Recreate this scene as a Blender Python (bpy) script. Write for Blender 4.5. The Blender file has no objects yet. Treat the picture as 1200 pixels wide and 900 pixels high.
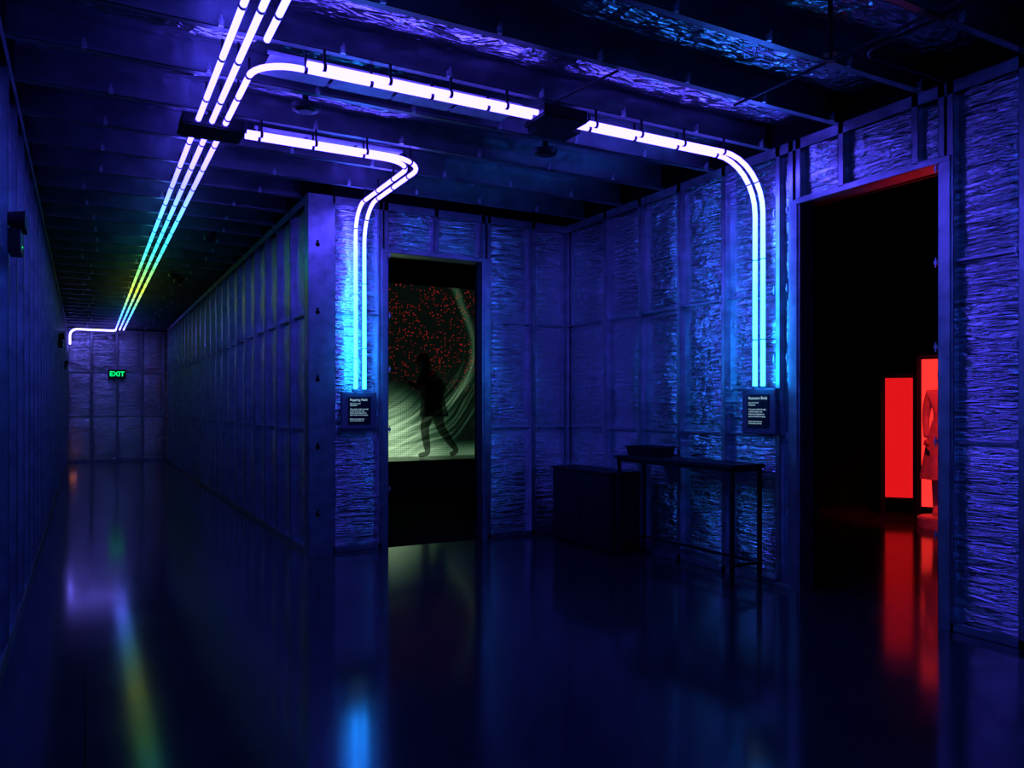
import bpy, bmesh, math, random
from mathutils import Vector, Matrix, noise
random.seed(4)
D = bpy.data
scene = bpy.context.scene
col = scene.collection
scene.view_settings.view_transform = 'Standard'

# ------------------------------------------------------------ dimensions
CAM_H = 1.30
XL, XP, XR = -0.36, 1.73, 4.42      # left wall, partition wall, right wall
YF, YE, YB = 6.90, 21.3, -4.0       # wall facing camera, corridor end, wall behind camera
ZJ, ZC = 3.20, 3.42                 # joist underside, ceiling foil
DH = 2.74                           # door height

# ------------------------------------------------------------ material helpers
def new_mat(name):
    m = D.materials.new(name); m.use_nodes = True
    nt = m.node_tree
    for n in list(nt.nodes): nt.nodes.remove(n)
    out = nt.nodes.new('ShaderNodeOutputMaterial')
    return m, nt, out

def N(nt, t, **kw):
    n = nt.nodes.new(t)
    for k, v in kw.items(): setattr(n, k, v)
    return n

def pbr(name, color, rough=0.5, metal=0.0, var=0.15, scale=20.0, bump=0.0, spec=0.5, alpha=1.0):
    m, nt, out = new_mat(name)
    b = N(nt, 'ShaderNodeBsdfPrincipled')
    tc = N(nt, 'ShaderNodeTexCoord')
    no = N(nt, 'ShaderNodeTexNoise'); no.inputs['Scale'].default_value = scale
    no.inputs['Detail'].default_value = 3
    nt.links.new(tc.outputs['Object'], no.inputs['Vector'])
    cr = N(nt, 'ShaderNodeValToRGB')
    cr.color_ramp.elements[0].position = 0.3; cr.color_ramp.elements[1].position = 0.7
    cr.color_ramp.elements[0].color = [c*(1-var) for c in color] + [1]
    cr.color_ramp.elements[1].color = [min(1, c*(1+var)) for c in color] + [1]
    nt.links.new(no.outputs['Fac'], cr.inputs['Fac'])
    nt.links.new(cr.outputs['Color'], b.inputs['Base Color'])
    b.inputs['Roughness'].default_value = rough
    b.inputs['Metallic'].default_value = metal
    b.inputs['Specular IOR Level'].default_value = spec
    b.inputs['Alpha'].default_value = alpha
    if bump:
        bp = N(nt, 'ShaderNodeBump'); bp.inputs['Strength'].default_value = bump
        bp.inputs['Distance'].default_value = 0.01
        nt.links.new(no.outputs['Fac'], bp.inputs['Height'])
        nt.links.new(bp.outputs['Normal'], b.inputs['Normal'])
    nt.links.new(b.outputs[0], out.inputs[0])
    return m

def emis(name, color, strength):
    m, nt, out = new_mat(name)
    e = N(nt, 'ShaderNodeEmission')
    e.inputs[0].default_value = (*color, 1); e.inputs[1].default_value = strength
    nt.links.new(e.outputs[0], out.inputs[0])
    return m

def foil_mat(name, color, stretch, rough=0.3, strength=0.8, dist=.02, facet=.24):
    m, nt, out = new_mat(name)
    b = N(nt, 'ShaderNodeBsdfPrincipled')
    tc = N(nt, 'ShaderNodeTexCoord')
    mp = N(nt, 'ShaderNodeMapping'); mp.inputs['Scale'].default_value = stretch
    nt.links.new(tc.outputs['Object'], mp.inputs['Vector'])
    n1 = N(nt, 'ShaderNodeTexNoise'); n1.inputs['Scale'].default_value = 1.0
    n1.inputs['Detail'].default_value = 3; n1.inputs['Roughness'].default_value = 0.5
    n1.inputs['Distortion'].default_value = 0.8
    nt.links.new(mp.outputs[0], n1.inputs['Vector'])
    ab = N(nt, 'ShaderNodeMath', operation='SUBTRACT'); ab.inputs[1].default_value = .5
    nt.links.new(n1.outputs['Fac'], ab.inputs[0])
    ab2 = N(nt, 'ShaderNodeMath', operation='ABSOLUTE'); nt.links.new(ab.outputs[0], ab2.inputs[0])
    ab3 = N(nt, 'ShaderNodeMath', operation='MULTIPLY'); ab3.inputs[1].default_value = 1.3; nt.links.new(ab2.outputs[0], ab3.inputs[0])
    wn = N(nt, 'ShaderNodeTexNoise'); wn.inputs['Scale'].default_value = 4; wn.inputs['Detail'].default_value = 2
    nt.links.new(tc.outputs['Object'], wn.inputs['Vector'])
    wa = N(nt, 'ShaderNodeVectorMath', operation='MULTIPLY_ADD'); wa.inputs[1].default_value = (.3, .3, .3)
    nt.links.new(wn.outputs['Color'], wa.inputs[0]); nt.links.new(tc.outputs['Object'], wa.inputs[2])
    n2 = N(nt, 'ShaderNodeTexVoronoi'); n2.inputs['Scale'].default_value = 9
    nt.links.new(wa.outputs[0], n2.inputs['Vector'])
    add = N(nt, 'ShaderNodeMath', operation='MULTIPLY_ADD'); add.inputs[1].default_value = facet
    nt.links.new(n2.outputs['Distance'], add.inputs[0]); nt.links.new(ab3.outputs[0], add.inputs[2])
    bp = N(nt, 'ShaderNodeBump'); bp.inputs['Strength'].default_value = strength
    bp.inputs['Distance'].default_value = dist
    nt.links.new(add.outputs[0], bp.inputs['Height'])
    nt.links.new(bp.outputs['Normal'], b.inputs['Normal'])
    n3 = N(nt, 'ShaderNodeTexNoise'); n3.inputs['Scale'].default_value = 1.7
    nt.links.new(tc.outputs['Object'], n3.inputs['Vector'])
    cr = N(nt, 'ShaderNodeValToRGB')
    cr.color_ramp.elements[0].position = 0.3; cr.color_ramp.elements[1].position = 0.75
    cr.color_ramp.elements[0].color = [c*0.65 for c in color] + [1]
    cr.color_ramp.elements[1].color = list(color) + [1]
    nt.links.new(n3.outputs['Fac'], cr.inputs['Fac'])
    nt.links.new(cr.outputs['Color'], b.inputs['Base Color'])
    b.inputs['Metallic'].default_value = 1.0
    b.inputs['Roughness'].default_value = rough
    nt.links.new(b.outputs[0], out.inputs[0])
    return m

M_foil = foil_mat('foil_insulation', (0.84, 0.85, 0.88), (3.2, 3.2, 34), rough=.25, strength=1.0, dist=.019, facet=.26)
M_foilc = foil_mat('ceiling_foil', (0.70, 0.71, 0.75), (4, 11, 4), rough=0.24, strength=1.0, dist=.034, facet=.4)
M_steel = pbr('galvanised_steel', (0.42, 0.43, 0.47), rough=0.34, metal=0.9, var=0.25, scale=9)
M_joist = pbr('joist_steel', (0.22, 0.225, 0.25), rough=0.40, metal=0.85, var=0.3, scale=5)
M_black = pbr('black_paint', (0.005, 0.005, 0.006), rough=0.9, var=0.2, spec=.05)
M_blackm = pbr('black_metal', (0.010, 0.010, 0.013), rough=0.4, metal=0.0, var=0.2, spec=.3)
M_blkbox = pbr('black_laminate', (0.008, 0.008, 0.011), rough=0.55, var=0.2, spec=.3)
M_clip = pbr('clip_zinc', (0.6, 0.6, 0.65), rough=0.35, metal=0.7)
M_panel = pbr('label_housing_grey', (0.13, 0.14, 0.17), rough=0.5, metal=0.2)
M_label = pbr('label_dark_print', (0.010, 0.012, 0.02), rough=0.3)
M_carpet = pbr('dark_carpet', (0.005, 0.005, 0.006), rough=0.95, bump=0.5, scale=150, spec=0.05)

def floor_mat():
    m, nt, out = new_mat('polished_concrete')
    b = N(nt, 'ShaderNodeBsdfPrincipled')
    tc = N(nt, 'ShaderNodeTexCoord')
    n1 = N(nt, 'ShaderNodeTexNoise'); n1.inputs['Scale'].default_value = 1.3; n1.inputs['Detail'].default_value = 8
    nt.links.new(tc.outputs['Object'], n1.inputs['Vector'])
    cr = N(nt, 'ShaderNodeValToRGB')
    cr.color_ramp.elements[0].position = 0.3; cr.color_ramp.elements[1].position = 0.7
    cr.color_ramp.elements[0].color = (0.018, 0.018, 0.018, 1)
    cr.color_ramp.elements[1].color = (0.032, 0.031, 0.031, 1)
    nt.links.new(n1.outputs['Fac'], cr.inputs['Fac'])
    br = N(nt, 'ShaderNodeTexBrick'); br.offset = 0.0
    br.inputs['Scale'].default_value = 1.0
    br.inputs['Brick Width'].default_value = 3.6; br.inputs['Row Height'].default_value = 3.6
    br.inputs['Mortar Size'].default_value = 0.003
    br.inputs['Color1'].default_value = (1, 1, 1, 1); br.inputs['Color2'].default_value = (1, 1, 1, 1)
    br.inputs['Mortar'].default_value = (0.2, 0.2, 0.2, 1)
    nt.links.new(tc.outputs['Object'], br.inputs['Vector'])
    mx = N(nt, 'ShaderNodeMix', data_type='RGBA', blend_type='MULTIPLY')
    mx.inputs[0].default_value = 1
    nt.links.new(cr.outputs['Color'], mx.inputs[6]); nt.links.new(br.outputs['Color'], mx.inputs[7])
    nt.links.new(mx.outputs[2], b.inputs['Base Color'])
    n2 = N(nt, 'ShaderNodeTexNoise'); n2.inputs['Scale'].default_value = 2.2; n2.inputs['Detail'].default_value = 6
    nt.links.new(tc.outputs['Object'], n2.inputs['Vector'])
    mr = N(nt, 'ShaderNodeMapRange')
    mr.inputs['To Min'].default_value = 0.07; mr.inputs['To Max'].default_value = 0.17
    nt.links.new(n2.outputs['Fac'], mr.inputs['Value'])
    nt.links.new(mr.outputs[0], b.inputs['Roughness'])
    b.inputs['Specular IOR Level'].default_value = 0.23
    nt.links.new(b.outputs[0], out.inputs[0])
    return m
M_floor = floor_mat()

def led_mat(name, axis, lo, hi, stops, strength):
    m, nt, out = new_mat(name)
    tc = N(nt, 'ShaderNodeTexCoord'); sp = N(nt, 'ShaderNodeSeparateXYZ')
    nt.links.new(tc.outputs['Object'], sp.inputs[0])
    mr = N(nt, 'ShaderNodeMapRange')
    mr.inputs['From Min'].default_value = lo; mr.inputs['From Max'].default_value = hi
    nt.links.new(sp.outputs[axis], mr.inputs['Value'])
    cr = N(nt, 'ShaderNodeValToRGB')
    r = cr.color_ramp
    while len(r.elements) > 1: r.elements.remove(r.elements[-1])
    r.elements[0].position = (stops[0][0]-lo)/(hi-lo); r.elements[0].color = (*stops[0][1], 1)
    for p, c in stops[1:]:
        e = r.elements.new((p-lo)/(hi-lo)); e.color = (*c, 1)
    nt.links.new(mr.outputs[0], cr.inputs['Fac'])
    e = N(nt, 'ShaderNodeEmission'); e.inputs[1].default_value = strength
    nt.links.new(cr.outputs['Color'], e.inputs[0])
    nt.links.new(e.outputs[0], out.inputs[0])
    return m
LED = 21.0
M_ledY = led_mat('led_gradient_corridor', 'Y', -4, 21, [
    (-4, (0.012, 0.085, .80)), (2.0, (0.022, 0.085, .85)), (3.6, (0.052, 0.045, .75)), (5.6, (0.050, 0.038, .66)), (6.8, (0.028, 0.030, .36)),
    (8.2, (0.008, 0.055, .17)), (9.6, (0.004, 0.070, .09)), (11.0, (0.012, 0.07, 0.02)), (13.2, (0.045, 0.060, 0.005)),
    (15.5, (0.012, 0.06, 0.04)), (17.2, (0.010, 0.05, .2)), (19.4, (0.04, 0.045, .4)), (20.3, (0.12, 0.10, .75))], LED)
M_ledZ = led_mat('led_gradient_drop', 'Z', 1.4, 3.2, [
    (1.45, (0.010, 0.25, 1)), (2.1, (0.014, 0.19, 1)), (2.6, (0.030, 0.11, 1)), (2.9, (0.048, 0.056, .9)), (3.1, (0.066, 0.044, .78))], LED)

# ------------------------------------------------------------ mesh helpers
class Mesh:
    def __init__(self): self.v = []; self.f = []; self.m = []
    def face(self, pts, mi=0):
        b = len(self.v); self.v += [tuple(p) for p in pts]
        self.f.append(tuple(range(b, b+len(pts)))); self.m.append(mi)
    def box(self, x0, x1, y0, y1, z0, z1, mi=0):
        x0, x1 = min(x0, x1), max(x0, x1); y0, y1 = min(y0, y1), max(y0, y1); z0, z1 = min(z0, z1), max(z0, z1)
        b = len(self.v)
        self.v += [(x0,y0,z0),(x1,y0,z0),(x1,y1,z0),(x0,y1,z0),(x0,y0,z1),(x1,y0,z1),(x1,y1,z1),(x0,y1,z1)]
        for f in [(0,3,2,1),(4,5,6,7),(0,1,5,4),(1,2,6,5),(2,3,7,6),(3,0,4,7)]:
            self.f.append(tuple(b+i for i in f)); self.m.append(mi)
    def cyl(self, p, axis, r, h, mi=0, n=16, r2=None):
        r2 = r if r2 is None else r2
        ax = Vector(axis).normalized(); t = Vector((1,0,0)) if abs(ax.x) < .9 else Vector((0,1,0))
        u = ax.cross(t).normalized(); w = ax.cross(u); p = Vector(p); b = len(self.v)
        for k, rr in ((0, r), (1, r2)):
            for i in range(n):
                a = 2*math.pi*i/n
                self.v.append(tuple(p+ax*h*k+(u*math.cos(a)+w*math.sin(a))*rr))
        for i in range(n):
            j = (i+1) % n
            self.f.append((b+i, b+j, b+n+j, b+n+i)); self.m.append(mi)
        self.f.append(tuple(b+i for i in reversed(range(n)))); self.m.append(mi)
        self.f.append(tuple(b+n+i for i in range(n))); self.m.append(mi)
    def sweep(self, pts, r, mi=0, n=10):
        pts = [Vector(p) for p in pts]
        q = [pts[0]]
        for p in pts[1:]:
            if (p-q[-1]).length > 1e-4: q.append(p)
        pts = q
        b = len(self.v); up = None
        for i, p in enumerate(pts):
            if i == 0: t = pts[1]-p
            elif i == len(pts)-1: t = p-pts[-2]
            else: t = (pts[i+1]-p).normalized()+(p-pts[i-1]).normalized()
            t.normalize()
            if up is None:
                up = Vector((0,0,1)) if abs(t.z) < .9 else Vector((1,0,0))
            s = t.cross(up).normalized(); up = s.cross(t).normalized()
            for k in range(n):
                a = 2*math.pi*k/n
                self.v.append(tuple(p+(s*math.cos(a)+up*math.sin(a))*r))
        for i in range(len(pts)-1):
            for k in range(n):
                j = (k+1) % n
                self.f.append((b+i*n+k, b+i*n+j, b+(i+1)*n+j, b+(i+1)*n+k)); self.m.append(mi)
        self.f.append(tuple(b+k for k in reversed(range(n)))); self.m.append(mi)
        e = b+(len(pts)-1)*n
        self.f.append(tuple(e+k for k in range(n))); self.m.append(mi)
    def obj(self, name, mats, parent=None, smooth=False, bevel=0):
        me = D.meshes.new(name); me.from_pydata(self.v, [], self.f)
        for m in mats: me.materials.append(m)
        for p, mi in zip(me.polygons, self.m):
            p.material_index = mi; p.use_smooth = smooth
        bm = bmesh.new(); bm.from_mesh(me); bmesh.ops.recalc_face_normals(bm, faces=bm.faces); bm.to_mesh(me); bm.free()
        o = D.objects.new(name, me); col.objects.link(o)
        if parent: o.parent = parent
        if bevel:
            bv = o.modifiers.new('bevel', 'BEVEL'); bv.width = bevel; bv.segments = 2
        return o

def empty(name, loc=(0,0,0)):
    e = D.objects.new(name, None); e.location = loc; e.empty_display_size = 0.1
    col.objects.link(e); return e

def fillet(pts, r, n=8):
    pts = [Vector(p) for p in pts]; out = [pts[0]]
    for i in range(1, len(pts)-1):
        a = (pts[i-1]-pts[i]); c = (pts[i+1]-pts[i])
        rr = min(r, a.length*.98, c.length*.98)
        a.normalize(); c.normalize()
        cen = pts[i]+(a+c)*rr
        for k in range(n+1):
            th = math.pi/2*k/n
            out.append(cen - c*rr*math.cos(th) - a*rr*math.sin(th))
    out.append(pts[-1]); return out

def subdivide(pts, step):
    out = [Vector(pts[0])]
    for a, b in zip(pts[:-1], pts[1:]):
        a, b = Vector(a), Vector(b); k = max(1, int((b-a).length/step))
        for i in range(1, k+1): out.append(a.lerp(b, i/k))
    return out

# ------------------------------------------------------------ metal-stud walls
SEAMS = (1.10, 2.16)
def wall(name, mapf, bounds, openings=(), fine=True, back=True, ztop=ZJ):
    M = Mesh()
    def bx(a0, a1, z0, z1, c0, c1, mi):
        p = mapf(a0, z0, c0); q = mapf(a1, z1, c1)
        M.box(p[0], q[0], p[1], q[1], p[2], q[2], mi)
    def top_of(a):
        for o0, o1, ot in openings:
            if o0-1e-4 <= a <= o1+1e-4: return ot
        return None
    seed = sum(map(ord, name)) % 97
    for a0, a1 in zip(bounds[:-1], bounds[1:]):
        mid = (a0+a1)/2; t = top_of(mid)
        cells = [(t, ztop)] if t else [(0, SEAMS[0]), (SEAMS[0], SEAMS[1]), (SEAMS[1], ztop)]
        for z0, z1 in cells:
            na, nz = (10, max(8, int((z1-z0)*24)))
            tl = noise.noise(Vector((a0*5.3+seed, z0*3.7, 2)))*.06
            b = len(M.v)
            for i in range(na+1):
                for j in range(nz+1):
                    u, w = i/na, j/nz
                    a = a0+(a1-a0)*u; z = z0+(z1-z0)*w
                    pil = (min(1, 4*u*(1-u)*1.3))*(min(1, 4*w*(1-w)*1.6))
                    c = .060 - .018*pil + .010*noise.noise(Vector((a*3+seed, z*5, seed)))*pil + tl*(w-.5)*pil
                    M.v.append(mapf(a, z, c))
            for i in range(na):
                for j in range(nz):
                    k = b+i*(nz+1)+j
                    M.f.append((k, k+1, k+nz+2, k+nz+1)); M.m.append(0)
        if not t:
            for s in SEAMS: bx(a0, a1, s-.008, s+.008, .034, .062, 1)
            bx(a0, a1, 0, .05, .0, .004, 1); bx(a0, a1, 0, .004, 0, .06, 1)
        bx(a0, a1, ztop-.07, ztop, .0, .004, 1)
        if t: bx(a0, a1, t, t+.045, 0, .005, 1)
        if back:
            bx(a0, a1, t if t else 0, ZC, .16, .20, 2)
            bx(a0, a1, ztop, ZC, .0, .16, 2)
    for a in bounds:
        t = None
        for o0, o1, ot in openings:
            if o0+.01 < a < o1-.01: t = ot
        z0 = t if t else 0
        bx(a-.020, a+.020, z0, ztop, 0, .003, 1)
        bx(a-.020, a-.017, z0, ztop, 0, .07, 1)
        bx(a+.017, a+.020, z0, ztop, 0, .014, 1)
        if fine:
            for s in (0.55, 1.10, 1.66, 2.16, 2.72):
                if s > z0+.05:
                    bx(a+.022, a+.044, s-.010, s+.012, .0, .035, 3)
                    bx(a+.028, a+.034, s-.03, s+.03, -.006, .0, 3)
    o = M.obj(name, [M_foil, M_steel, M_black, M_clip])
    for p in o.data.polygons:
        if p.material_index == 0: p.use_smooth = True
    return o

mapR = lambda a, z, c: (XR+c, a, z)
mapF = lambda a, z, c: (a, YF+c, z)
mapL = lambda a, z, c: (XL-c, a, z)
mapP = lambda a, z, c: (XP+c, a, z)
mapE = lambda a, z, c: (a, YE+c, z)

D2a, D2b = 2.814, 3.866
D1a, D1b = 2.45, 3.46
wall('wall_right', mapR, [YB, -3.4, -2.8, -2.2, -1.6, -1.0, -.4, .2, .8, 1.4, 1.92, 2.36, 2.76, D2a, 2.98, 3.51, D2b, 3.93, 4.05, 4.6, 5.13, 5.66, 6.2, 6.95],
     [(D2a, D2b, DH)])
wall('wall_front', mapF, [1.95, 2.40, D1a, 2.955, D1b, 3.52, 4.03, 4.45], [(D1a, D1b, DH)])
ys = [YF+.12+.6*i for i in range(23)]
wall('wall_corridor_right', mapP, [y for y in ys if y < 20.3]+[20.35], back=True)
yl = []
y = YB
while y < YE: yl.append(y); y += .6
wall('wall_left', mapL, yl+[YE], fine=True)
wall('wall_corridor_end', mapE, [XL, 0.14, .69, 1.25, 1.75, 2.4])
mb = Mesh(); mb.box(XL-.2, XR+.2, YB-.1, YB, 0, ZC); mb.obj('wall_rear', [M_steel])

m = Mesh()
m.box(XP-.002, XP+.20, YF-.004, YF+.001, 0, ZJ, 0)
m.box(XP-.004, XP+.001, YF-.004, YF+.10, 0, ZJ, 0)
m.box(XP+.195, XP+.20, YF, YF+.06, 0, ZJ, 0)
for z in (.35, .95, 1.55, 2.15, 2.75):
    m.cyl((XP+.08, YF-.006, z), (0,1,0), .020, .003, 1, n=14)
    m.cyl((XP+.08, YF-.006, z+.03), (0,1,0), .012, .003, 1, n=14)
m.obj('trim_corner_post', [M_steel, M_black])

m = Mesh()
m.box(D1a-.045, D1a, YF-.012, YF+.21, 0, DH+.035)
m.box(D1b, D1b+.045, YF-.012, YF+.21, 0, DH+.035)
m.box(D1a-.045, D1b+.045, YF-.013, YF+.21, DH, DH+.035)
m.obj('trim_door_1', [M_steel], bevel=.003)
m = Mesh()
m.box(XR-.012, XR+.21, D2a-.06, D2a, 0, DH+.035)
m.box(XR-.012, XR+.21, D2b, D2b+.06, 0, DH+.035)
m.box(XR-.013, XR+.21, D2a-.06, D2b+.06, DH, DH+.035)
m.box(XR-.010, XR+.05, D2b+.062, D2b+.20, 0, .03)
m.obj('trim_door_2', [M_steel], bevel=.003)

# ------------------------------------------------------------ floor + ceilings
m = Mesh()
m.box(XL-.3, XR, YB-.1, YF+.02, -.1, 0, 0)
m.box(XL-1.6, XP+.1, YF+.02, YE+.3, -.1, 0, 0)
m.box(XP+.1, XP+1.8, 20.0, YE+.3, -.1, 0, 0)
m.box(XR, 11.0, -1.0, YF+.02, -.1, 0, 0)
m.obj('floor', [M_floor])
m = Mesh(); m.box(XP+.1, 11.0, YF+.02, 12.4, -.1, 0, 0)
m.obj('floor_screening_room', [M_carpet])

m = Mesh()
def gridc(x0, x1, y0, y1):
    na = max(2, int((x1-x0)/.15)); nb = max(2, int((y1-y0)/.1)); b = len(m.v)
    for i in range(na+1):
        for j in range(nb+1):
            x = x0+(x1-x0)*i/na; yy = y0+(y1-y0)*j/nb
            ph = ((yy-5.36) / .6) % 1
            m.v.append((x, yy, ZC-.02-.07*math.sin(math.pi*ph)+.025*noise.noise(Vector((x*2, yy*5, 1)))))
    for i in range(na):
        for j in range(nb):
            k = b+i*(nb+1)+j; m.f.append((k, k+1, k+nb+2, k+nb+1)); m.m.append(0)
gridc(XL-.1, XR+.1, YB, YF+.1); gridc(XL-1.5, XP+.1, YF+.1, YE+.2)
m.box(XL-1.6, XR+.2, YB, YF+.1, ZC+.02, ZC+.1, 1); m.box(XL-1.6, XP+1.8, YF+.1, YE+.3, ZC+.02, ZC+.1, 1)
y = 5.36-.6*15
while y < YE:
    if y > YB:
        x1 = XR+.05 if y < YF else XP+.05
        m.box(XL-.05, x1, y-.004, y, ZJ, ZC, 2)
        m.box(XL-.05, x1, y-.05, y, ZJ, ZJ+.004, 2)
        m.box(XL-.05, x1, y-.05, y-.046, ZJ, ZJ+.018, 2)
        x = XL+.3+random.random()*.2
        while x < x1-.1:
            m.box(x, x+.026, y-.065, y-.05, ZJ, ZJ+.035, 3)
            m.box(x+.008, x+.018, y-.075, y-.065, ZJ+.01, ZJ+.05, 3)
            x += .62
    y += .6
o = m.obj('ceiling', [M_foilc, M_black, M_joist, M_clip])
for p in o.data.polygons:
    if p.material_index == 0: p.use_smooth = True

m = Mesh()
m.box(XP+.22, XP+.3, YF+.2, 12.4, 0, 4.0)
m.box(XP+.22, 9.0, 12.3, 12.4, 0, 4.0)
m.box(9.0, 9.1, YF+.2, 12.4, 0, 4.0)
m.box(XP+.22, 9.0, YF+.2, 12.4, 4.0, 4.1)
m.box(XP+.22, 9.1, YF+.15, YF+.19, ZC+.1, 4.1)
m.box(XR+.25, 9.1, YF+.1, YF+.2, 0, 4.0)
m.obj('wall_screening_room', [M_black])
m = Mesh()
m.box(XR+.2, 11.0, -1.1, -1.0, 0, 3.6)
m.box(10.95, 11.05, -1.0, YF+.1, 0, 3.6)
m.box(9.0, 10.95, YF+.02, YF+.1, 0, 3.6)
m.box(XR+.2, 11.0, -1.0, YF+.1, 3.6, 3.7)
m.obj('wall_red_room', [M_black])
m = Mesh()
m.box(XP+1.7, XP+1.8, 20.2, YE+.1, 0, ZC); m.box(XP+.2, XP+1.8, 20.2, 20.3, 0, ZC)
m.obj('wall_alcove', [M_black])

# ------------------------------------------------------------ LED tubes
tubeR = .017
ZT = 3.10
def clamp_along(mesh, pts, step, start=.1, r=tubeR+.004):
    pts = subdivide(pts, .03); acc = 0; nxt = start
    for a, b in zip(pts[:-1], pts[1:]):
        if (b-a).length < 1e-5: continue
        acc += (b-a).length
        if acc >= nxt:
            d = (b-a).normalized()
            horiz = abs(a.z-ZT) < .02; L = .018 if horiz else .008
            mesh.cyl(a-d*L/2, d, r, L, 0, n=12)
            if horiz:
                mesh.box(a.x-.006, a.x+.006, a.y-.006, a.y+.006, a.z, ZJ-.002, 0)
            nxt += step if horiz else step*1.6

par = empty('led_tube_light_corridor_run')
T = Mesh(); C = Mesh()
for x in (.62, .70, .78):
    T.sweep(subdivide([(x, 5.50, ZT), (x, 20.1, ZT)], .6), tubeR)
    clamp_along(C, [(x, 5.50, ZT), (x, 20.1, ZT)], .6, .2)
for x in (.62, .70):
    T.sweep(subdivide([(x, -3.2, ZT), (x, 5.2, ZT)], .5), tubeR)
    clamp_along(C, [(x, -3.2, ZT), (x, 5.2, ZT)], .6, .25)
T.sweep(subdivide([(.78, -3.2, ZT), (.78, 3.92, ZT)], .5), tubeR)
clamp_along(C, [(.78, -3.2, ZT), (.78, 3.92, ZT)], .6, .25)
pend = fillet([(.62, 20.1, ZT), (.62, 20.4, ZT), (XL+.06, 20.4, ZT), (XL+.06, 20.4, 2.75)], .15)
T.sweep(pend, tubeR+.004)
T.obj('tubes', [M_ledY], par, smooth=True)
C.obj('clamps', [M_blackm], par)

def branch(name, paths, step=.36):
    par = empty(name); T = Mesh(); C = Mesh()
    for pts in paths:
        T.sweep(subdivide(pts, .25), tubeR)
        clamp_along(C, pts, step, .12)
    T.obj('tubes', [M_ledZ], par, smooth=True); C.obj('clamps', [M_blackm], par)
    return par
yA, yB_ = 4.17, 4.095
branch('led_tube_light_door_run', [
    fillet([(.78, 5.20, ZT), (.78, yA, ZT), (2.42, yA, ZT)], .22),
    [(1.02, yB_, ZT), (2.42, yB_, ZT)],
    fillet([(2.76, yA, ZT), (XR-.10, yA, ZT), (XR-.10, yA, 1.46)], .38),
    fillet([(2.76, yB_, ZT), (XR-.10, yB_, ZT), (XR-.10, yB_, 1.46)], .38)])
branch('led_tube_light_screening_run', [
    fillet([(.93, 5.38, ZT), (2.13, 5.38, ZT), (2.13, YF-.09, ZT), (2.13, YF-.09, 1.47)], .24),
    fillet([(.93, 5.30, ZT), (2.21, 5.30, ZT), (2.21, YF-.09, ZT), (2.21, YF-.09, 1.47)], .32)])

M_tray = pbr('tray_zinc', (.6, .6, .65), rough=.55, metal=.5)
def tray(name, x0, x1, y0, y1, z, n):
    m = Mesh(); w = (x1-x0)/n
    for i in range(n):
        m.box(x0+i*w+.012, x0+(i+1)*w-.012, y0, y1, z, z+.006)
    m.box(x0, x1, y0, y0+.015, z+.006, z+.02); m.box(x0, x1, y1-.015, y1, z+.006, z+.02)
    return m.obj(name, [M_tray])
tray('cable_tray', .85, 2.40, 4.24, 4.52, ZJ-.026, 4)
tray('cable_tray', 1.0, 2.05, 5.42, 5.60, ZJ-.026, 3)

def jbox(x0, x1, y0, y1, z0, z1):
    m = Mesh(); m.box(x0, x1, y0, y1, z0, z1); m.box(x0-.01, x1+.01, y0-.01, y1+.01, z0+.01, z0+.020)
    for sx in (x0+.03, x1-.03):
        for sy in (y0+.03, y1-.03): m.cyl((sx, sy, z0-.004), (0,0,1), .008, .006, n=8)
    m.box((x0+x1)/2-.02, (x0+x1)/2+.02, (y0+y1)/2-.02, (y0+y1)/2+.02, z1, ZJ-.002)
    return m.obj('junction_box', [M_blackm], bevel=.004)
jbox(.53, .90, 5.22, 5.47, 3.065, 3.145)
jbox(2.43, 2.74, 4.03, 4.24, 3.07, 3.145)
m = Mesh(); m.box(2.60, 2.90, 4.34, 4.53, 3.13, 3.185); m.box(2.58, 2.92, 4.32, 4.55, 3.18, 3.195)
m.obj('ceiling_power_supply', [M_blackm], bevel=.005)

m = Mesh()
m.sweep([(2.50, 4.02, 3.16), (2.62, 3.55, 3.19)], .008)
m.obj('conduit_brace', [M_blackm])
m = Mesh()
m.sweep([(3.55, -3.9, 3.186), (3.55, 3.6, 3.186)], .009)
m.sweep(fillet([(3.62, -3.9, 3.186), (3.62, 2.75, 3.186), (4.38, 2.75, 3.186)], .1), .009)
for yy in (-1.9, -.1, 1.1, 2.3): m.box(3.52, 3.65, yy, yy+.02, 3.172, 3.198)
m.obj('ceiling_conduit', [M_blackm])
m = Mesh(); m.cyl((3.2, 2.6, 3.05), (0,0,1), .012, .33); m.cyl((3.2, 2.6, 3.03), (0,0,1), .035, .008); m.cyl((3.2, 2.6, 3.0), (0,0,1), .01, .03); m.cyl((3.2, 2.6, 2.995), (0,0,1), .025, .005)
m.obj('sprinkler_head', [M_blackm])
for i, (x, yy) in enumerate([(1.21, 4.9), (2.96, 4.9)]):
    m = Mesh(); m.cyl((x, yy, ZJ-.04), (0,0,1), .080, .032, r2=.095, n=28); m.cyl((x, yy, ZJ-.050), (0,0,1), .045, .010, r2=.07, n=28)
    m.cyl((x, yy, ZJ-.02), (0,0,1), .02, .12, n=12)
    m.obj('ceiling_speaker', [M_blackm], bevel=.003)
for x, yy in [(1.22, 9.2), (1.22, 12.5), (1.1, 12.0)]:
    m = Mesh(); m.cyl((x, yy, ZJ-.05), (0,0,1), .055, .04, r2=.075, n=24); m.cyl((x, yy, ZJ-.01), (0,0,1), .07, .05, n=24); m.cyl((x, yy, ZJ-.06), (0,0,1), .03, .01, n=16)
    m.obj('smoke_detector', [M_blackm])

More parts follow.
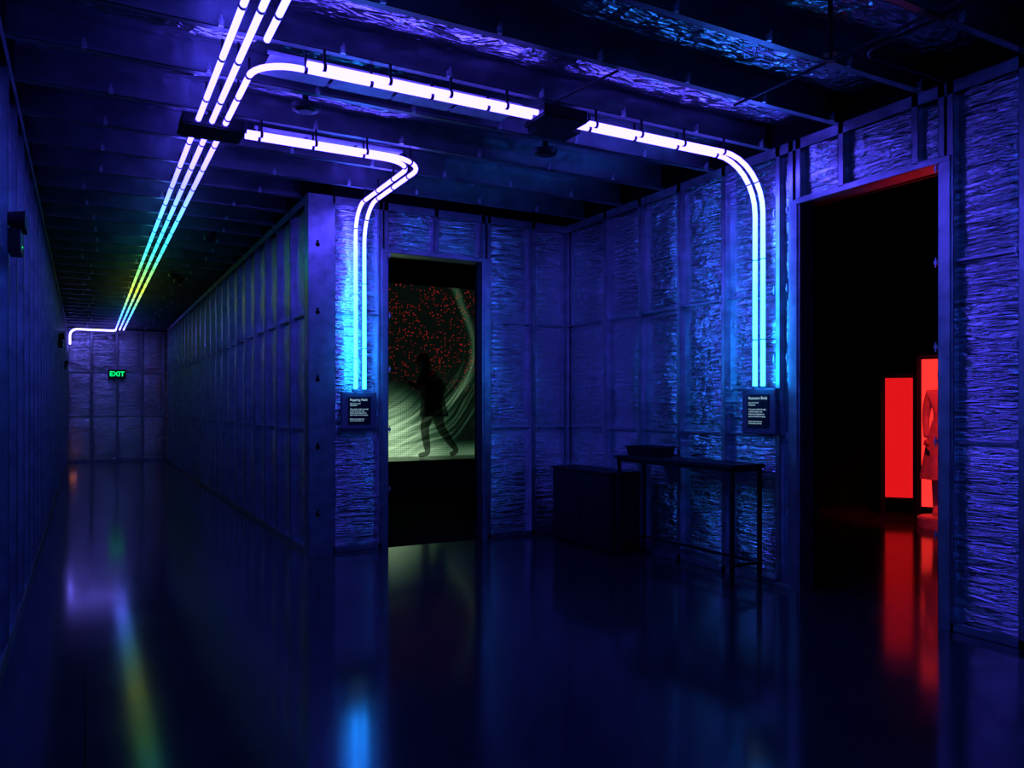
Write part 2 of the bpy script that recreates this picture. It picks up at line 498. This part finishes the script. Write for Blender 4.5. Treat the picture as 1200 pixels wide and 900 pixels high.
# ------------------------------------------------------------ label panels
M_text = emis('label_glowing_print', (0.45, 0.75, 1.0), .9)  # unlit white lettering, given a bluish glow of its own
def text(body, size, loc, rot, parent, mat):
    c = D.curves.new('text', 'FONT'); c.body = body; c.size = size; c.align_x = 'LEFT'; c.align_y = 'TOP'
    c.space_line = 1.05
    o = D.objects.new('label_text', c); c.materials.append(mat); col.objects.link(o)
    o.parent = parent; o.location = loc; o.rotation_euler = rot; return o
def label(name, origin, rotz, title):
    e = empty(name, origin); e.rotation_euler = (0, 0, rotz)
    m = Mesh()
    m.box(-.165, .165, -.05, .0, -.17, .17)
    m.obj('housing', [M_panel], e, bevel=.012)
    m = Mesh(); m.box(-.105, .105, -.056, -.048, -.125, .125)
    m.obj('print', [M_label], e, bevel=.002)
    m = Mesh()
    for s in (-.04, .04): m.cyl((s, -.03, .165), (0,0,1), .025, .02, n=16)
    m.obj('cable_gland', [M_panel], e)
    r = (math.pi/2, 0, 0)
    text(title, .030, (-.09, -.0575, .112), r, e, M_text)
    text("light and sound\ninstallation", .016, (-.09, -.0575, .072), r, e, M_text)
    text("The visitor walks through\na field of colour that\nlistens and responds to\neach movement in space.", .0165, (-.09, -.0575, .022), r, e, M_text)
    text("Please walk slowly and\ndo not touch the wall", .0145, (-.09, -.0575, -.068), r, e, M_text)
    return e
label('wall_label_panel', (2.175, YF-.008, 1.275), 0, "Rippling Field")
label('wall_label_panel', (XR-.008, 4.18, 1.275), -math.pi/2, "Resonant Body")

# ------------------------------------------------------------ exit sign
e = empty('exit_sign', (.684, YE-.03, 2.12))
m = Mesh(); m.box(-.19, .19, -.04, .02, -.11, .11); m.obj('housing', [pbr('sign_housing', (.01,.015,.01), .4)], e, bevel=.006)
M_exit = emis('exit_green', (0.0, 1.0, 0.2), 1.5)
c = D.curves.new('exit_text', 'FONT'); c.body = 'EXIT'; c.size = .16; c.align_x = 'CENTER'; c.align_y = 'CENTER'; c.extrude = .003; c.offset = .003
o = D.objects.new('letters', c); c.materials.append(M_exit); col.objects.link(o); o.parent = e
o.location = (0, -.044, 0); o.rotation_euler = (math.pi/2, 0, 0)

def emlight(yy, z, s=1.0):
    e = empty('emergency_light', (XL+.008, yy, z))
    m = Mesh(); m.box(0, .06*s, -.10*s, .10*s, -.06*s, .06*s)
    m.obj('body', [M_blackm], e, bevel=.006)
    m = Mesh()
    for sy in (-.07, .07):
        m.cyl((.03*s, sy*s, .06*s), (0,0,1), .012*s, .03*s, n=10)
        m.cyl((.0*s, sy*s, .11*s), (1,0,0), .035*s, .08*s, r2=.05*s, n=18)
    m.obj('lamp_heads', [M_blackm], e)
    m = Mesh(); m.cyl((.06*s, 0, -.02), (1,0,0), .004, .004, n=8); m.obj('indicator', [M_exit], e)
emlight(4.87, 2.17); emlight(13.6, 2.27); emlight(17.5, 2.1, .8)

# ------------------------------------------------------------ console table
e = empty('console_table', (0, 0, 0))
tx0, tx1, ty0, ty1, th = 4.08, 4.39, 4.16, 5.54, .89
m = Mesh(); m.box(tx0-.015, tx1, ty0-.02, ty1+.02, th-.028, th); m.obj('top', [M_blkbox], e, bevel=.003)
m = Mesh(); t = .026
for x in (tx0, tx1-t-.01):
    for yy in (ty0, ty1-t): m.box(x, x+t, yy, yy+t, 0, th-.028)
m.box(tx0, tx0+t, ty0, ty1, th-.055, th-.028); m.box(tx1-t-.01, tx1-.01, ty0, ty1, th-.055, th-.028)
for yy in (ty0, ty1-t):
    m.box(tx0, tx1-.01, yy, yy+t, th-.055, th-.028); m.box(tx0, tx1-.01, yy+.002, yy+t-.002, .15, .172)
m.box(tx1-t-.008, tx1-.012, ty0, ty1, .15, .172)
m.obj('frame', [M_blackm], e)

m = Mesh()
def frustum_tray(cx, cy, z, a, b, h, flare, t=.006):
    def ring(z_, s): return [(cx-a-s, cy-b-s, z_), (cx+a+s, cy-b-s, z_), (cx+a+s, cy+b+s, z_), (cx-a-s, cy+b+s, z_)]
    o0, o1, i1, i0 = ring(z, 0), ring(z+h, flare), ring(z+h, flare-t), ring(z+t, -t)
    m.face(list(reversed(o0)))
    for r0, r1 in ((o0, o1), (o1, i1), (i1, i0)):
        for k in range(4):
            j = (k+1) % 4; m.face([r0[k], r0[j], r1[j], r1[k]])
    m.face(i0)
    m.box(cx-a-flare-.01, cx+a+flare+.01, cy-b-flare-.012, cy-b-flare, z+h-.012, z+h)
    m.box(cx-a-flare-.01, cx+a+flare+.01, cy+b+flare, cy+b+flare+.012, z+h-.012, z+h)
frustum_tray(4.23, 5.27, th, .10, .17, .085, .02)
m.obj('storage_tray', [M_blkbox])

m = Mesh()
m.box(4.09, 4.40, 5.66, 6.62, .02, .70); m.box(4.075, 4.405, 5.645, 6.635, .70, .725); m.box(4.12, 4.38, 5.69, 6.59, 0, .02)
m.box(4.084, 4.09, 5.68, 6.13, .05, .68); m.box(4.084, 4.09, 6.15, 6.60, .05, .68)
m.box(4.078, 4.084, 6.08, 6.10, .35, .47); m.box(4.078, 4.084, 6.18, 6.20, .35, .47)
m.obj('black_cabinet', [M_blkbox], bevel=.004)

# ------------------------------------------------------------ video screen
def screen_mat():
    m, nt, out = new_mat('video_projection')
    L = nt.links.new
    tc = N(nt, 'ShaderNodeTexCoord'); sp = N(nt, 'ShaderNodeSeparateXYZ')
    L(tc.outputs['Object'], sp.inputs[0])
    X, Z = sp.outputs['X'], sp.outputs['Z']
    def ma(op, a, b=None, c=None, clamp=False):
        n = N(nt, 'ShaderNodeMath', operation=op); n.use_clamp = clamp
        for i, v in enumerate((a, b, c)):
            if v is None: continue
            if isinstance(v, (int, float)): n.inputs[i].default_value = v
            else: L(v, n.inputs[i])
        return n.outputs[0]
    def nzt(scale, det):
        nz = N(nt, 'ShaderNodeTexNoise'); nz.inputs['Scale'].default_value = scale; nz.inputs['Detail'].default_value = det
        L(tc.outputs['Object'], nz.inputs['Vector']); return nz.outputs['Fac']
    nf = ma('SUBTRACT', nzt(.9, 1), .5)
    def dist(cx, cz, sx=1, sz=1):
        a = ma('MULTIPLY', ma('SUBTRACT', X, cx), sx); b = ma('MULTIPLY', ma('SUBTRACT', Z, cz), sz)
        return ma('SQRT', ma('ADD', ma('MULTIPLY', a, a), ma('MULTIPLY', b, b)))
    def sstep(v, lo, hi):
        n = N(nt, 'ShaderNodeMapRange', interpolation_type='SMOOTHSTEP')
        L(v, n.inputs['Value']); n.inputs['From Min'].default_value = lo; n.inputs['From Max'].default_value = hi
        return n.outputs[0]
    def fibres(d, f, p, off=0.0):
        cb = N(nt, 'ShaderNodeCombineXYZ'); L(ma('MULTIPLY', d, f), cb.inputs[0]); L(ma('MULTIPLY', X, .9), cb.inputs[1]); L(ma('ADD', ma('MULTIPLY', Z, .9), off), cb.inputs[2])
        n = N(nt, 'ShaderNodeTexNoise'); n.inputs['Scale'].default_value = 1.0; n.inputs['Detail'].default_value = 3
        L(cb.outputs[0], n.inputs['Vector']); return ma('POWER', sstep(n.outputs['Fac'], .30, .72), p)
    def band(d, a, b, c, e_): return ma('MULTIPLY', sstep(d, a, b), ma('SUBTRACT', 1, sstep(d, c, e_)))
    d = ma('ADD', dist(4.45, 2.40, 1.0, .9), ma('MULTIPLY', nf, .3))
    core = ma('MULTIPLY', ma('MULTIPLY', band(d, 1.24, 1.32, 1.33, 1.42), sstep(X, 4.9, 5.6)), .22)
    halo = ma('MULTIPLY', ma('MULTIPLY', band(d, 1.0, 1.38, 1.45, 1.95), fibres(d, 22, 2.4)), ma('MULTIPLY', ma('SUBTRACT', 1, sstep(Z, 1.3, 3.0)), .40))
    d5 = ma('ADD', dist(3.6, 2.9), ma('MULTIPLY', nf, .4))
    sheet2 = ma('MULTIPLY', ma('MULTIPLY', band(d5, 1.7, 2.1, 2.2, 2.7), fibres(d5, 20, 2.2, 9.0)), ma('MULTIPLY', ma('SUBTRACT', 1, sstep(Z, 1.2, 2.2)), .35))
    # bright sheet of light at lower left, its upper edge curving down to the right
    d2 = ma('ADD', dist(4.05, .62, .80, 1.0), ma('MULTIPLY', nf, .25))
    wedge = ma('MULTIPLY', ma('SUBTRACT', 1, sstep(d2, .40, 1.15)), ma('ADD', ma('MULTIPLY', fibres(d5, 14, 1.0, 2.0), .75), .55))
    strip = ma('MULTIPLY', ma('SUBTRACT', 1, sstep(Z, .52, .78)), .45)
    white = ma('ADD', ma('ADD', ma('ADD', core, halo), wedge), ma('ADD', sheet2, strip))
    gx = ma('GREATER_THAN', ma('FRACT', ma('MULTIPLY', X, 30)), .25); gz = ma('GREATER_THAN', ma('FRACT', ma('MULTIPLY', Z, 30)), .25)
    grid = ma('ADD', ma('MULTIPLY', ma('MULTIPLY', gx, gz), .45), .55)
    vo = N(nt, 'ShaderNodeTexVoronoi'); vo.inputs['Scale'].default_value = 30
    L(tc.outputs['Object'], vo.inputs['Vector'])
    dot = ma('SUBTRACT', 1, sstep(vo.outputs['Distance'], .16, .36))
    sc = N(nt, 'ShaderNodeSeparateColor'); L(vo.outputs['Color'], sc.inputs[0])
    dot = ma('MULTIPLY', dot, ma('GREATER_THAN', sc.outputs[0], .45))
    dot = ma('MULTIPLY', dot, ma('MULTIPLY', sstep(Z, 1.3, 2.1), sstep(nzt(2.4, 5), .36, .50)))
    cw = N(nt, 'ShaderNodeMix', data_type='RGBA'); L(ma('MULTIPLY', white, 1.0, clamp=True), cw.inputs[0])
    cw.inputs[6].default_value = (0.03, .20, .09, 1); cw.inputs[7].default_value = (.42, .68, .38, 1)
    s1 = N(nt, 'ShaderNodeVectorMath', operation='SCALE'); L(cw.outputs[2], s1.inputs[0]); L(ma('MULTIPLY', white, grid), s1.inputs['Scale'])
    s2 = N(nt, 'ShaderNodeVectorMath', operation='SCALE'); s2.inputs[0].default_value = (.36, .012, .012); L(dot, s2.inputs['Scale'])
    s3 = N(nt, 'ShaderNodeVectorMath', operation='ADD'); L(s1.outputs[0], s3.inputs[0]); L(s2.outputs[0], s3.inputs[1])
    s4 = N(nt, 'ShaderNodeVectorMath', operation='ADD'); L(s3.outputs[0], s4.inputs[0]); s4.inputs[1].default_value = (.002, .004, .003)
    e = N(nt, 'ShaderNodeEmission'); L(s4.outputs[0], e.inputs[0]); e.inputs[1].default_value = .9
    L(e.outputs[0], out.inputs[0])
    return m
e = empty('projection_screen')
m = Mesh(); m.face([(3.4, 12.0, .5), (7.0, 12.0, .5), (7.0, 12.0, 3.32), (3.4, 12.0, 3.32)]); m.obj('image', [screen_mat()], e)
m = Mesh(); m.box(3.36, 7.04, 12.01, 12.06, .5, 3.36); m.obj('frame', [M_black], e)
m = Mesh(); m.box(3.0, 7.4, 11.1, 12.25, 0, .47); m.box(2.98, 7.42, 11.08, 12.25, .47, .5)
M_stage = pbr('stage_gloss', (.03, .035, .03), rough=.3)
m.obj('low_stage', [M_stage])

# ------------------------------------------------------------ people
M_cloth = pbr('dark_sheer_clothing', (.006, .008, .009), rough=.8, bump=.3, scale=60, alpha=.62)
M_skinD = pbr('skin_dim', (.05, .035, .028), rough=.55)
M_hair = pbr('dark_hair', (.006, .005, .005), rough=.5)
M_lip = pbr('lips', (.12, .03, .03), rough=.5)
def skinmesh(name, pts, edges, roots, mat, parent, sub=2):
    me = D.meshes.new(name); me.from_pydata([p[:3] for p in pts], edges, [])
    me.materials.append(mat)
    o = D.objects.new(name, me); col.objects.link(o); o.parent = parent
    md = o.modifiers.new('skin', 'SKIN'); md.use_smooth_shade = True
    if not me.skin_vertices:
        bm = bmesh.new(); bm.from_mesh(me); bm.verts.layers.skin.verify(); bm.to_mesh(me); bm.free()
    for i, p in enumerate(pts):
        sv = me.skin_vertices[0].data[i]; sv.radius = (p[3], p[4] if len(p) > 4 else p[3]); sv.use_root = i in roots
    s = o.modifiers.new('sub', 'SUBSURF'); s.levels = sub; s.render_levels = sub
    return o
def hand(name, wrist, d, side, mat, parent):
    wrist = Vector(wrist); d = Vector(d).normalized(); s = Vector(side).normalized()
    nrm = d.cross(s)
    pts = []; ed = []; roots = []
    def chain(lst):
        b = len(pts); roots.append(b)
        for i, p in enumerate(lst):
            pts.append(p)
            if i: ed.append((b+i-1, b+i))
    chain([(*wrist, .024, .018), (*(wrist+d*.045), .034, .016), (*(wrist+d*.085), .036, .014)])
    for k, ln in enumerate((.066, .074, .070, .055)):
        o = wrist+d*.082+s*(-.030+.020*k)
        chain([(*o, .009), (*(o+d*ln*.45+nrm*.006), .0085), (*(o+d*ln*.8+nrm*.02), .0075), (*(o+d*ln+nrm*.034), .006)])
    o = wrist+d*.03-s*.022
    chain([(*o, .012), (*(o+d*.03-s*.028+nrm*.008), .010), (*(o+d*.058-s*.036+nrm*.016), .008)])
    return skinmesh(name, pts, ed, set(roots), mat, parent, 1)
def head(parent, c, yaw, pitch, skin, hair, longhair=False):
    bm = bmesh.new()
    R = Matrix.Translation(Vector(c)) @ Matrix.Rotation(yaw, 4, 'Z') @ Matrix.Rotation(pitch, 4, 'X')
    def sph(loc, sc, mi, seg=20):
        r = bmesh.ops.create_uvsphere(bm, u_segments=seg, v_segments=seg*2//3, radius=1, matrix=R @ Matrix.Translation(loc) @ Matrix.Diagonal((*sc, 1)))
        for v in r['verts']:
            for f in v.link_faces: f.material_index = mi; f.smooth = True
    sph((0, 0, .01), (.073, .092, .108), 0); sph((0, .028, -.055), (.052, .058, .055), 0)
    sph((0, .098, -.010), (.012, .018, .022), 0, 12); sph((0, .088, .008), (.008, .012, .026), 0, 12)
    for s in (-1, 1):
        sph((s*.030, .083, .015), (.012, .009, .008), 1, 12); sph((s*.073, -.004, 0), (.010, .020, .030), 0, 12)
    sph((0, .080, -.050), (.024, .010, .008), 2, 12)
    sph((0, -.016, .030), (.082, .094, .104), 1)
    if longhair: sph((0, -.06, -.05), (.075, .05, .12), 1)
    me = D.meshes.new('head'); bm.to_mesh(me); bm.free()
    for mm in (skin, hair, M_lip): me.materials.append(mm)
    o = D.objects.new('head', me); col.objects.link(o); o.parent = parent

def person(name, loc, yaw, P, cloth, skin, hair, skirt=None, long=False, scale=1.0):
    e = empty(name, loc); e.rotation_euler = (0, 0, yaw); e.scale = (scale,)*3
    ks = list(P['j'].keys()); idx = {k: i for i, k in enumerate(ks)}
    pts = [P['j'][k] for k in ks]
    E = [('pel','sp'),('sp','ch'),('ch','nb'),('nb','nk')]
    for s in 'lr':
        E += [('ch','sh'+s),('sh'+s,'el'+s),('el'+s,'wr'+s),('pel','hp'+s),('hp'+s,'kn'+s),('kn'+s,'an'+s),('an'+s,'to'+s)]
    skinmesh('body', pts, [(idx[a], idx[b]) for a, b in E], {idx['pel']}, cloth, e)
    for s in 'lr':
        w = Vector(P['j']['wr'+s][:3]); el = Vector(P['j']['el'+s][:3]); d = (w-el).normalized()
        side = Vector((0, -1, 0)) if abs(d.y) < .8 else Vector((1, 0, 0))
        side = (side-d*side.dot(d)).normalized()
        hand('hand_'+s, w+d*.01, d, side, skin, e)
    head(e, P['head'], P.get('hy', 0), P.get('hp', 0), skin, hair, long)
    n = Mesh(); nk = Vector(P['j']['nk'][:3]); n.cyl(nk-Vector((0,0,.04)), Vector(P['head'])-nk, .048, .10, r2=.045); n.obj('neck', [skin], e, smooth=True)
    if skirt:
        S = Mesh(); n_ = 28; rings = skirt
        for (z, r, cy) in rings:
            for k in range(n_):
                a = 2*math.pi*k/n_; rr = r*(1+.07*math.sin(7*a)*(1 if z < .8 else .2))
                S.v.append((math.cos(a)*rr, cy+math.sin(a)*rr*.85, z))
        for i in range(len(rings)-1):
            for k in range(n_):
                j = (k+1) % n_; S.f.append((i*n_+k, i*n_+j, (i+1)*n_+j, (i+1)*n_+k)); S.m.append(0)
        S.obj('skirt', [cloth], e, smooth=True)
    return e
walk = {'j': {
 'pel': (0, 0, .90, .16, .15), 'sp': (0, .03, 1.06, .15, .14), 'ch': (0, .08, 1.24, .165, .14), 'nb': (0, .115, 1.38, .08), 'nk': (0, .14, 1.44, .055),
 'shl': (-.18, .08, 1.34, .075), 'ell': (-.26, .18, 1.10, .056), 'wrl': (-.20, .36, 1.22, .036),
 'shr': (.18, .08, 1.34, .075), 'elr': (.27, -.10, 1.10, .056), 'wrr': (.22, .08, .92, .036),
 'hpl': (-.10, 0, .86, .11), 'knl': (-.10, .12, .49, .078), 'anl': (-.10, .06, .08, .05), 'tol': (-.11, .22, .04, .042),
 'hpr': (.10, 0, .86, .11), 'knr': (.11, -.08, .48, .078), 'anr': (.11, -.36, .11, .05), 'tor': (.11, -.24, .045, .04)},
 'head': (0, .18, 1.55), 'hp': -.15}
person('walking_person', (4.87, 11.50, .5), math.radians(50), walk, M_cloth, M_skinD, M_hair, long=True,
       skirt=[(1.25, .19, .07), (1.05, .20, .03), (.85, .23, 0), (.66, .26, -.02)])

stand = {'j': {
 'pel': (0, 0, .94, .14, .12), 'sp': (0, 0, 1.10, .115, .10), 'ch': (0, 0, 1.30, .14, .11), 'nb': (0, .005, 1.42, .07), 'nk': (0, .01, 1.48, .05),
 'shl': (-.165, 0, 1.38, .060), 'ell': (-.20, -.02, 1.12, .043), 'wrl': (-.19, .06, .88, .029),
 'shr': (.165, 0, 1.38, .060), 'elr': (.20, -.02, 1.12, .043), 'wrr': (.19, .06, .88, .029),
 'hpl': (-.09, 0, .89, .09), 'knl': (-.09, .02, .50, .06), 'anl': (-.09, -.01, .08, .040), 'tol': (-.10, .14, .035, .034),
 'hpr': (.09, 0, .89, .09), 'knr': (.09, .02, .50, .06), 'anr': (.09, -.01, .08, .040), 'tor': (.10, .14, .035, .034)},
 'head': (0, .03, 1.585), 'hp': .05}
M_redc = pbr('pale_garment', (.70, .6, .6), rough=.7)
M_skin2 = pbr('skin', (.55, .35, .28), rough=.5)
M_hair2 = pbr('auburn_hair', (.20, .08, .05), rough=.5)

# ------------------------------------------------------------ red room
TH = math.radians(28.7)
M_red = emis('red_light_panel', (1.0, .010, .014), .75)
M_red2 = emis('red_light_panel_bright', (1.0, .025, .022), 1.6)
def lightpanel(loc, yaw, w, z0, z1, mat):
    e = empty('red_light_panel', loc); e.rotation_euler = (0, 0, yaw)
    m = Mesh(); m.box(-w/2, w/2, -.02, 0, z0, z1); m.obj('diffuser', [mat], e)
    m = Mesh(); m.box(-w/2-.05, -w/2, -.04, .04, 0, z1+.05); m.box(w/2, w/2+.05, -.04, .04, 0, z1+.05)
    m.box(-w/2, w/2, .0, .04, z0-.03, z1+.05); m.box(-w/2-.05, w/2+.05, -.04, .04, z1, z1+.05); m.box(-w/2-.05, w/2+.05, -.08, .08, 0, .03)
    m.obj('frame', [M_blackm], e)
lightpanel((8.62, 6.02, 0), -math.radians(50), .30, .22, 1.66, M_red)
lightpanel((8.66, 5.38, 0), -math.radians(60), .62, .16, 1.86, M_red2)
pp = (8.22, 5.18, 0)
m = Mesh(); m.cyl((pp[0], pp[1], 0), (0,0,1), .28, .10, n=40); m.cyl((pp[0], pp[1], .10), (0,0,1), .26, .015, n=40)
m.obj('round_plinth', [pbr('plinth_white', (.6,.6,.6), .5)])
person('standing_person', (pp[0], pp[1], .115), math.radians(120), stand, M_redc, M_skin2, M_hair2,
       skirt=[(1.08, .135, 0), (.95, .17, 0), (.75, .20, 0), (.55, .23, 0), (.42, .25, 0)], long=True, scale=.97)

def light(name, kind, loc, color, energy, size=.3, target=None):
    l = D.lights.new(name, kind); l.color = color; l.energy = energy
    if kind == 'AREA': l.size = size
    else: l.shadow_soft_size = size
    o = D.objects.new(name, l); o.location = loc; col.objects.link(o)
    if target: o.rotation_euler = (Vector(target)-Vector(loc)).to_track_quat('-Z', 'Y').to_euler()
    if kind == 'SPOT': l.spot_size = math.radians(42); l.spot_blend = .5
    return o
light('red_figure_fill', 'SPOT', (6.6, 4.2, 3.3), (1, .02, .02), 260, .1, (8.3, 5.25, 1.0))  # added red fill so the standing figure isn't a silhouette; no fixture here
light('red_alcove_lamp', 'POINT', (XP+.9, 20.8, 1.8), (1, .05, .02), 2.5, .15)
light('orange_alcove_lamp', 'POINT', (XL+.12, 20.9, .35), (1, .25, .05), .10, .08)

w = D.worlds.new('world'); scene.world = w; w.use_nodes = True
w.node_tree.nodes['Background'].inputs[0].default_value = (.01, .012, .05, 1)
w.node_tree.nodes['Background'].inputs[1].default_value = .1

# ------------------------------------------------------------ camera
cd = D.cameras.new('camera'); cd.sensor_width = 36; cd.lens = 914/1200*36; cd.shift_y = 28/1200; cd.clip_start = .05
co = D.objects.new('camera', cd); co.location = (0, 0, CAM_H); co.rotation_euler = (math.pi/2, 0, -TH)
col.objects.link(co); scene.camera = co
